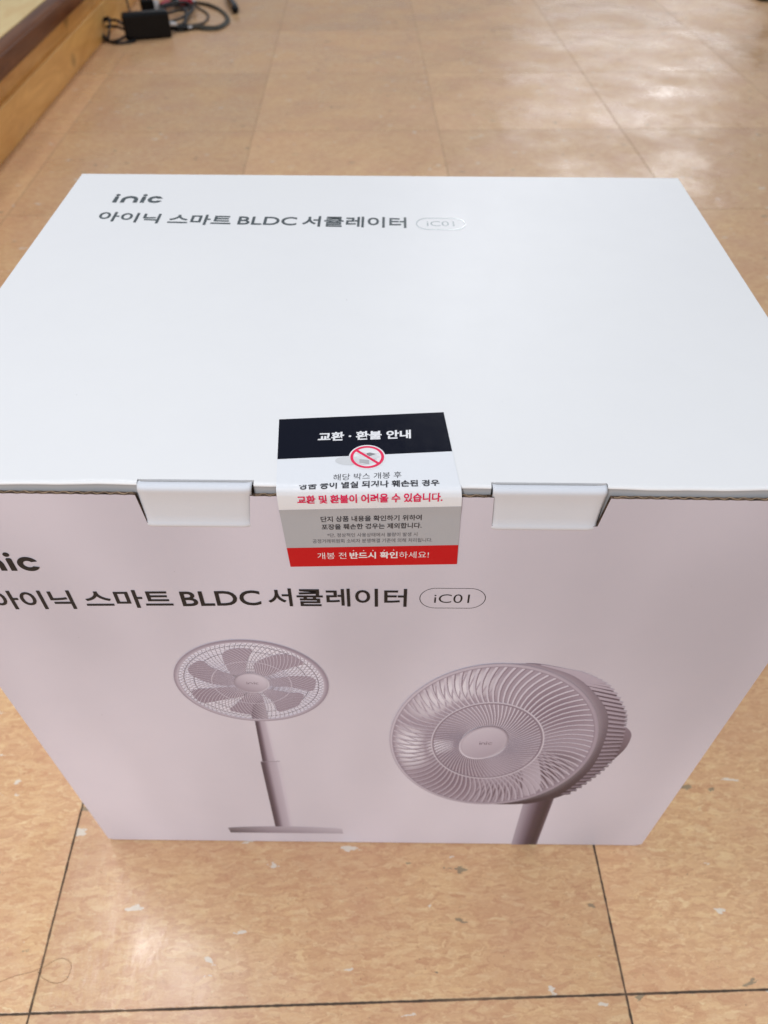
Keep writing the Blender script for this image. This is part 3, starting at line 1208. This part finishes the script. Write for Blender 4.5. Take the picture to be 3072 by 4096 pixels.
I.ring(hub2, 0.01, 0.90, K(190, 177, 186), lambda a: lerp(K(176, 163, 172), K(200, 189, 196), 0.5 + 0.5 * math.sin(a - 0.4)), 15, 48)
I.ring(hub2, 0.90, 1.02, lambda a: lerp(K(172, 158, 168), K(196, 184, 192), 0.5 + 0.5 * math.sin(a + 0.5)),
       lambda a: lerp(K(128, 112, 124), K(222, 213, 219), 0.5 + 0.5 * math.sin(a + 3.6)), 15, 48)
for x in (300.6, 305.0):
    I.poly([(x, 184.6), (x + .7, 184.7), (x + .7, 187.6), (x, 187.5)], K(122, 107, 118), 16)
    I.poly([(x, 188.3), (x + .7, 188.4), (x + .7, 189.2), (x, 189.1)], K(122, 107, 118), 16)
I.line([(302.0, 184.7), (302.0, 186.6), (302.6, 187.5), (303.6, 187.6), (304.2, 186.8), (304.2, 184.8)], 0.65, K(122, 107, 118), 16)
I.line([(309.2, 187.4), (308.2, 187.9), (306.9, 187.2), (306.7, 186.0), (307.3, 185.1), (309.2, 185.2)], 0.65, K(122, 107, 118), 16)
I.build("fan_picture", front)


# ------------------------------------------------------------------ the notice sticker across the seam
def sticker_pt(t, key, off=0.0):
    pass


L_ = dict(top=(183.5, 48.1), band=(185.8, 19.2), grey=(187.3, 413.4), red=(188.4, 386.7), bot=(189.0, 372.4))
R_ = dict(top=(264.1, 54.8), band=(266.8, 25.8), grey=(270.2, 417.1), red=(270.9, 390.1), bot=(271.3, 375.7))
NX = 36


def col_pt(t, stage, off):
    """stage: ('top', y-key fraction) etc. -> world point on the sticker, off = height above it"""
    kind, a = stage
    if kind == 'topside':      # a in 0..1 from top edge to 4 mm before the lid edge
        yl, yr = L_['top'][1] + (4.0 - L_['top'][1]) * a, R_['top'][1] + (4.0 - R_['top'][1]) * a
        xl = L_['top'][0] + (187.0 - L_['top'][0]) * a
        xr = R_['top'][0] + (269.0 - R_['top'][0]) * a
        x, y = xl + (xr - xl) * t, yl + (yr - yl) * t
        return (x * MM, y * MM, H + 0.00024 + off)
    if kind == 'band':         # the slanted foot of the dark band
        xl, xr = L_['band'][0], R_['band'][0]
        y = L_['band'][1] + (R_['band'][1] - L_['band'][1]) * t
        return ((xl + (xr - xl) * t) * MM, y * MM, H + 0.00024 + off)
    if kind == 'fold':         # a = s below 4 mm
        xl, xr = 187.0 + 0.2 * a / 6, 269.3 + 0.6 * a / 6
        p = P_sticker_top(xl + (xr - xl) * t, 4.0 - a, off)
        w = 0.00005 * math.sin(t * 31 + 2.0) * math.sin(t * 7) * math.sin(math.pi * min(1, a / 6.0))
        return (p[0], p[1] - w, p[2] + w)
    if isinstance(a, tuple):   # between two marked lines
        k0, k1, q = a
        xl, xr = L_[k0][0] + (L_[k1][0] - L_[k0][0]) * q, R_[k0][0] + (R_[k1][0] - R_[k0][0]) * q
        zl, zr = L_[k0][1] + (L_[k1][1] - L_[k0][1]) * q, R_[k0][1] + (R_[k1][1] - R_[k0][1]) * q
        return P_sticker_front(xl + (xr - xl) * t, zl + (zr - zl) * t, off)
    xl, xr = L_[a][0], R_[a][0]
    z = L_[a][1] + (R_[a][1] - L_[a][1]) * t
    return P_sticker_front(xl + (xr - xl) * t, z, off)


def sheet(stages, off):
    v, f_ = [], []
    for i in range(NX + 1):
        for s in stages:
            v.append(col_pt(i / NX, s, off))
    m = len(stages)
    for i in range(NX):
        for j in range(m - 1):
            a = i * m + j
            f_.append((a, a + 1, a + m + 1, a + m))
    return v, f_


def sticker_mat(name, col, rough=0.28, spec=0.5, wr=0.25):
    t = NT(name)
    p = t.obj()
    n1 = t.noise(t.vmath('MULTIPLY', p, (260, 45, 45)), 1.0, 3, 0.6)
    n2 = t.noise(p, 55, 3, 0.5)
    nb = t.bump(n2.outputs[0], wr, 0.0008)
    nb = t.bump(n1.outputs[0], wr, 0.0004, nb)
    c = t.mix(t.math('MULTIPLY', n2.outputs[0], 0.06), col, tuple(x * 0.85 for x in col))
    t.set(Base_Color=c, Roughness=t.math('ADD', rough, t.math('MULTIPLY', n1.outputs[0], 0.12)), Normal=nb)
    t.b.inputs['Specular IOR Level'].default_value = spec
    return t.m


folds = [('fold', k * 0.55) for k in range(1, 14)]
gr = [('front', ('grey', 'red', k / 10)) for k in range(11)]
v, f_ = sheet([('topside', 0), ('topside', 0.5), ('topside', 1)] + folds + gr + [('front', 'bot')], 0)
sticker = part("notice_sticker", v, f_, sticker_mat("sticker_white", (0.80, 0.82, 0.86)), box, True)
v, f_ = sheet([('topside', 0), ('band', 0)], 0.00005)
part("header_band", v, f_, sticker_mat("sticker_navy", srgb(6, 10, 28), 0.14, 0.22, 0.3), sticker)
v, f_ = sheet(gr, 0.00005)
part("grey_band", v, f_, sticker_mat("sticker_grey", (0.43, 0.445, 0.48)), sticker)
v, f_ = sheet([('front', 'red'), ('front', 'bot')], 0.00005)
part("red_band", v, f_, sticker_mat("sticker_red", srgb(196, 6, 22), 0.3, 0.25), sticker)

s_white = simple("sticker_white_ink", (0.84, 0.84, 0.86), 0.35, 0.02)
s_dark = simple("sticker_black_ink", (0.022, 0.022, 0.032), 0.35, 0.05)
s_pink = simple("sticker_crimson_ink", srgb(222, 14, 84), 0.35, 0.04)
s_grey = simple("sticker_grey_ink", (0.10, 0.095, 0.11), 0.4, 0.05)
O = 0.00013
PT, PF = P_sticker_top, P_sticker_front
bm = bmesh.new()
add_text(bm, "교환 · 환불 안내", PT, 203.5, 247.7, 31.9, 34.7, 6.4, O, 0.034)
link("header_lettering", raw_mesh("header_lettering", bm), s_white, sticker)
bm = bmesh.new()
add_text(bm, "해당 박스 개봉 후", PT, 212.3, 243.0, 5.2, 7.5, 4.2, O, -0.004)
add_text(bm, "상품 등이 멸실 되거나 훼손된 경우", PT, 197.2, 259.9, 0.2, 2.6, 4.0, O, 0.028, cut=((197.0, 2.2), (240.0, 6.6)))
link("notice_lettering", raw_mesh("notice_lettering", bm), s_dark, sticker)
bm = bmesh.new()
add_text(bm, "교환 및 환불이 어려울 수 있습니다.", PF, 196.2, 261.4, 417.7, 420.2, 5.0, O, 0.030)
link("crimson_lettering", raw_mesh("crimson_lettering", bm), s_pink, sticker)
bm = bmesh.new()
add_text(bm, "단지 상품 내용을 확인하기 위하여", PF, 206.0, 252.6, 405.3, 407.3, 3.9, O, 0.022, mat=0)
add_text(bm, "포장을 훼손한 경우는 제외합니다.", PF, 206.1, 252.8, 400.0, 401.9, 3.9, O, 0.022, mat=0)
add_text(bm, "*단, 정상적인 사용상태에서 불량이 발생 시", PF, 208.5, 251.0, 394.7, 396.1, 2.9, O, 0.004, mat=1)
add_text(bm, "공정거래위원회 소비자 분쟁해결 기준에 의해 처리됩니다.", PF, 201.3, 258.2, 390.4, 392.2, 2.9, O, 0.004, mat=1)
link("terms_lettering", raw_mesh("terms_lettering", bm), [s_dark, s_grey], sticker)
bm = bmesh.new()
add_text(bm, "개봉 전", PF, 202.9, 217.0, 378.6, 379.1, 4.9, O, -0.004)
add_text(bm, "반드시 확인", PF, 218.6, 242.0, 379.1, 379.9, 5.0, O, 0.028)
add_text(bm, "하세요!", PF, 242.7, 257.1, 379.9, 380.4, 4.9, O, -0.004)
for k, (x, z) in enumerate(((220.6, 385.3), (225.5, 385.4), (230.0, 385.6), (235.4, 385.8), (240.0, 386.0))):
    prism2d(bm, [(x + 0.32 * math.cos(a), z + 0.32 * math.sin(a)) for a in [2 * math.pi * q / 10 for q in range(10)]], PF, O, 0.0)
link("warning_lettering", raw_mesh("warning_lettering", bm), s_white, sticker)

# prohibition sign with an opened box
bm = bmesh.new()
SX, SY = 227.2, 21.15


def disc(r, off, mat, cx_=SX, cy_=SY, ry=None):
    ry = ry or r
    f2 = bm.faces.new([bm.verts.new(PT(cx_ + r * math.cos(a), cy_ + ry * math.sin(a), off)) for a in [2 * math.pi * q / 56 for q in range(56)]])
    f2.material_index = mat


def px(x, y):
    return (SX + (x - 820) * 0.01258, SY - (y - 748) * 0.01865)


disc(8.5, 0.00009, 0)
disc(6.4, 0.00013, 2, 218.9, 18.6, 3.0)
disc(6.9, 0.00015, 0)
for pts, m in (([(150 + 160, 745), (450, 735), (545, 800), (545, 960), (640, 1000), (900, 1020), (700, 1050), (470, 990), (350, 880)], 2),
               ([(540, 830), (895, 860), (905, 1018), (545, 965)], 4), ([(895, 860), (1165, 800), (1165, 895), (905, 1018)], 3),
               ([(800, 605), (920, 585), (1130, 640), (905, 722), (800, 665)], 5), ([(620, 553), (795, 605), (795, 660), (600, 600)], 2),
               ([(920, 585), (1260, 625), (1130, 645), (850, 600)], 2), ([(365, 628), (470, 600), (700, 690), (560, 690)], 3),
               ([(525, 680), (800, 720), (895, 740), (790, 855), (425, 795)], 3), ([(905, 722), (1140, 655), (1310, 745), (1080, 835)], 3)):
    f2 = bm.faces.new([bm.verts.new(PT(*px(*p), 0.00018 + 0.00001 * m)) for p in pts])
    f2.material_index = m
quad_strip(bm, [(SX + 7.8 * math.cos(a), SY + 7.6 * math.sin(a)) for a in [2 * math.pi * q / 56 for q in range(56)]],
           [(SX + 6.5 * math.cos(a), SY + 6.4 * math.sin(a)) for a in [2 * math.pi * q / 56 for q in range(56)]], PT, 0.00027, 0.0, 1, True)
quad_strip(bm, [(221.7, 25.1), (231.9, 16.4)], [(222.7, 26.0), (232.8, 17.3)], PT, 0.00029, 0.0, 1)
link("prohibition_sign", raw_mesh("prohibition_sign", bm),
     [s_white, simple("sign_red_ink", srgb(238, 30, 88), 0.35, 0.03), simple("sign_pale_grey", (0.66, 0.67, 0.69), 0.4, 0.03),
      simple("sign_light_grey", (0.74, 0.75, 0.77), 0.4, 0.03), simple("sign_mid_grey", (0.46, 0.46, 0.48), 0.4, 0.03),
      simple("sign_dark_grey", (0.25, 0.25, 0.27), 0.4, 0.03)], sticker)


# ------------------------------------------------------------------ chargers and cables on the floor at the far left
blk = simple("black_plastic", (0.003, 0.003, 0.004), 0.25, 0.1, 80, 0.25, 0.0)
cable_dark = simple("black_cable_jacket", (0.010, 0.009, 0.010), 0.45, 0.1)
cable_brown = simple("brownish_cable_jacket", (0.075, 0.055, 0.040), 0.5, 0.1)
cable_olive = simple("grey_green_cable_jacket", (0.055, 0.05, 0.036), 0.5, 0.1)
red_p = simple("red_plastic", srgb(165, 12, 40), 0.4, 0.05)
silver = simple("pale_metal", (0.62, 0.62, 0.64), 0.3, 0.05)


def single(name, bm, mat, label, cat, loc, group=None, smooth=True):
    o = link(name, bm_mesh(name, bm, loc), mat, None, smooth)
    o.location = loc
    return tag(o, label, cat, group)


ad = empty("power_adapter", (-0.528, 2.452, 0), R(18.6))
tag(ad, "black rectangular laptop charger brick standing on the floor beside the wooden step", "power adapter")
bm = bmesh.new(); bm_box(bm, (-0.071, -0.016, 0.001), (0.071, 0.022, 0.073), 0.008, 3)
link("adapter_body", bm_mesh("adapter_body", bm), blk, ad, False)
bm = bmesh.new(); bm_tube(bm, [(0.070, 0.003, 0.035), (0.078, 0.003, 0.035), (0.092, 0.003, 0.033)], lambda t: 0.0075 - 0.003 * t, 10, 3)
link("strain_relief", bm_mesh("strain_relief", bm), silver, ad, True)
bm = bmesh.new()
bm_tube(bm, [(-0.070, 0.01, 0.04), (-0.085, 0.02, 0.05), (-0.112, 0.055, 0.046), (-0.133, 0.085, 0.036), (-0.136, 0.05, 0.016), (-0.128, 0.01, 0.006),
             (-0.11, -0.03, 0.004), (-0.085, -0.04, 0.004), (-0.055, -0.034, 0.004), (-0.045, -0.022, 0.006)], 0.0042, 8, 6)
bm_tube(bm, [(-0.070, 0.012, 0.028), (-0.095, 0.045, 0.03), (-0.125, 0.075, 0.022), (-0.138, 0.03, 0.010), (-0.118, -0.015, 0.004), (-0.09, -0.03, 0.0115), (-0.07, -0.01, 0.014)], 0.0042, 8, 6)
bm_tube(bm, [(-0.120, 0.06, 0.05), (-0.139, 0.045, 0.03), (-0.138, 0.015, 0.012), (-0.126, -0.01, 0.012), (-0.112, 0.02, 0.035), (-0.108, 0.05, 0.052), (-0.120, 0.06, 0.05)], 0.004, 8, 6)
link("charger_cord", bm_mesh("charger_cord", bm), cable_dark, ad, True)

z = 0.0035
bm = bmesh.new()
bm_tube(bm, [(-0.445, 2.525, z), (-0.405, 2.565, z), (-0.368, 2.548, z), (-0.325, 2.560, z), (-0.307, 2.645, z), (-0.339, 2.759, z), (-0.405, 2.852, z + .004), (-0.485, 2.907, z), (-0.56, 2.93, z)], 0.0044, 8, 8)
bm_tube(bm, [(-0.440, 2.545, z + .004), (-0.39, 2.557, z + .006), (-0.335, 2.572, z + .002), (-0.317, 2.66, z), (-0.350, 2.77, z), (-0.42, 2.868, z), (-0.50, 2.93, z)], 0.0044, 8, 8)
single("cable_loop", bm, cable_olive, "wide loop of dark grey-green cable lying on the floor right of the charger brick", "cable", (-0.37, 2.7, 0))
bm = bmesh.new()
bm_tube(bm, [(-0.431, 2.558, z + .007), (-0.404, 2.590, z + .004), (-0.385, 2.643, z), (-0.391, 2.732, z), (-0.432, 2.811, z), (-0.477, 2.864, z + .007), (-0.53, 2.885, z + .007)], 0.0040, 8, 8)
single("cable_arc", bm, cable_brown, "thin brown cable curving inside the wide cable loop", "cable", (-0.41, 2.7, 0))
bm = bmesh.new()
bm_tube(bm, [(-0.575, 2.66, z), (-0.547, 2.70, z + .01), (-0.512, 2.703, z + .012), (-0.487, 2.743, z + .01), (-0.462, 2.73, z + .008), (-0.450, 2.654, z + .004), (-0.461, 2.585, z), (-0.50, 2.63, z), (-0.54, 2.70, z)], 0.0040, 8, 8)
bm_tube(bm, [(-0.584, 2.741, z + .02), (-0.553, 2.748, z + .022), (-0.517, 2.789, z + .022), (-0.481, 2.84, z + .012), (-0.463, 2.80, z + .006), (-0.47, 2.70, z + .02)], 0.0046, 8, 8)
bm_tube(bm, [(-0.60, 2.60, z), (-0.55, 2.575, z + .006), (-0.49, 2.60, z + .01), (-0.455, 2.66, z + .012), (-0.47, 2.74, z + .018), (-0.52, 2.76, z + .02), (-0.56, 2.72, z + .015)], 0.0042, 8, 8)
bm_tube(bm, [(-0.50, 2.86, z), (-0.455, 2.80, z + .01), (-0.44, 2.72, z + .016), (-0.445, 2.64, z + .014), (-0.44, 2.58, z + .004)], 0.0055, 8, 8)
single("cable_tangle", bm, cable_dark, "tangle of black cords behind the charger brick", "cable", (-0.51, 2.7, 0))
# two cords hanging down the step
bm = bmesh.new()
bm_tube(bm, [(-0.645, 2.76, 0.179), (-0.648, 2.745, 0.12), (-0.652, 2.715, 0.06), (-0.648, 2.70, 0.028), (-0.63, 2.68, 0.006), (-0.60, 2.66, 0.004)], 0.0033, 8, 8)
single("hanging_cord", bm, cable_brown, "brown cord hanging down the step front above the charger, left one of two", "cable", (-0.645, 2.72, 0), "cords hanging down the step")
bm = bmesh.new()
bm_tube(bm, [(-0.648, 2.94, 0.179), (-0.654, 2.93, 0.12), (-0.655, 2.91, 0.05), (-0.64, 2.88, 0.006), (-0.615, 2.80, 0.004), (-0.60, 2.74, 0.004)], 0.0046, 8, 8)
single("hanging_cord", bm, cable_brown, "brown cord hanging down the step front behind the charger, right one of two", "cable", (-0.65, 2.9, 0), "cords hanging down the step")


def block(name, c, size, rz, mat, label, cat, bev=0.004, group=None):
    bm = bmesh.new()
    bm_box(bm, (-size[0] / 2, -size[1] / 2, 0), (size[0] / 2, size[1] / 2, size[2]), bev, 2)
    o = link(name, bm_mesh(name, bm), mat, None)
    o.location = c
    o.rotation_euler = (0, 0, R(rz))
    return tag(o, label, cat, group)


def plug(c, rz, mat, label, group=None, L=0.045, r=0.011, name="cable_plug"):
    """moulded plug body with tapered tail and two pins"""
    o = empty(name, c, R(rz))
    tag(o, label, "plug", group)
    bm = bmesh.new()
    bm_tube(bm, [(-L / 2, 0, r), (-L / 4, 0, r), (L / 4, 0, r), (L / 2, 0, r)], lambda t: r * (0.55 + 0.45 * min(1, t * 2.2)), 12, 4)
    link("plug_body", bm_mesh("plug_body", bm), mat, o, True)
    for s in (-1, 1):
        bm = bmesh.new()
        bm_tube(bm, [(L / 2 - 0.001, s * r * 0.45, r), (L / 2 + 0.014, s * r * 0.45, r)], 0.0022, 8, 1)
        link("plug_pin", bm_mesh("plug_pin", bm), silver, o, True)
    return o


blk_o = empty("plug_adapter", (-0.590, 2.742, 0.0), R(20))
tag(blk_o, "black cube-shaped plug adapter with a pale metal end behind the charger brick", "plug adapter")
bm = bmesh.new(); bm_box(bm, (-0.028, -0.018, 0.001), (0.016, 0.022, 0.048), 0.005, 2)
link("adapter_body", bm_mesh("adapter_body", bm), blk, blk_o)
bm = bmesh.new(); bm_box(bm, (0.0165, -0.012, 0.008), (0.034, 0.014, 0.040), 0.003, 2)
link("metal_end", bm_mesh("metal_end", bm), silver, blk_o)
plug((-0.553, 2.805, 0.004), 70, red_p, "red plug just behind the pale metal end of the plug adapter", L=0.05, r=0.013)
plug((-0.492, 2.850, 0.004), 30, red_p, "red plug farther right among the black cords", L=0.05, r=0.012)
plug((-0.520, 2.830, 0.004), 100, blk, "black plug lying between the two red plugs", L=0.05, r=0.015)
plug((-0.452, 2.537, 0.001), 10, blk, "black plug at the end of the wide cable loop", L=0.06, r=0.010)
bm = bmesh.new()
bm_tube(bm, [(-0.30, 2.755, 0.013), (-0.31, 2.80, 0.013), (-0.335, 2.88, 0.013), (-0.36, 2.99, 0.013)], lambda t: 0.013 if t > 0.1 else 0.009, 12, 5)
single("black_rod", bm, blk, "black rounded rod lying alone on the floor right of the cables", "rod", (-0.33, 2.85, 0))  # plain black rod of unidentified use

# dark furniture foot at the far right corner
ft = empty("furniture_foot", (1.66, 3.07, 0))
tag(ft, "black furniture foot just entering the far right corner of the view", "furniture foot")
bm = bmesh.new(); bm_box(bm, (-0.09, -0.09, 0.0), (0.09, 0.09, 0.035), 0.012, 3)
link("foot_pad", bm_mesh("foot_pad", bm), blk, ft)
bm = bmesh.new(); bm_tube(bm, [(0.02, 0.02, 0.03), (0.02, 0.02, 0.2), (0.02, 0.02, 0.45)], 0.03, 14, 2)
link("leg_tube", bm_mesh("leg_tube", bm), blk, ft, True)

# a fallen hair curled on the tiles at the near left
bm = bmesh.new()
bm_tube(bm, [(-0.075, -0.112, 0.0004), (-0.056, -0.106, 0.0004), (-0.045, -0.102, 0.0005), (-0.029, -0.098, 0.0012), (-0.015, -0.090, 0.0006), (-0.005, -0.0935, 0.0005),
             (-0.005, -0.103, 0.0005), (-0.012, -0.1065, 0.0005), (-0.022, -0.104, 0.0005), (-0.029, -0.099, 0.0004)], 0.00012, 6, 8)
single("hair_strand", bm, simple("brown_hair", (0.33, 0.18, 0.09), 0.4), "single brown hair curled in a loop on the tile at the near left", "hair", (-0.03, -0.1, 0))
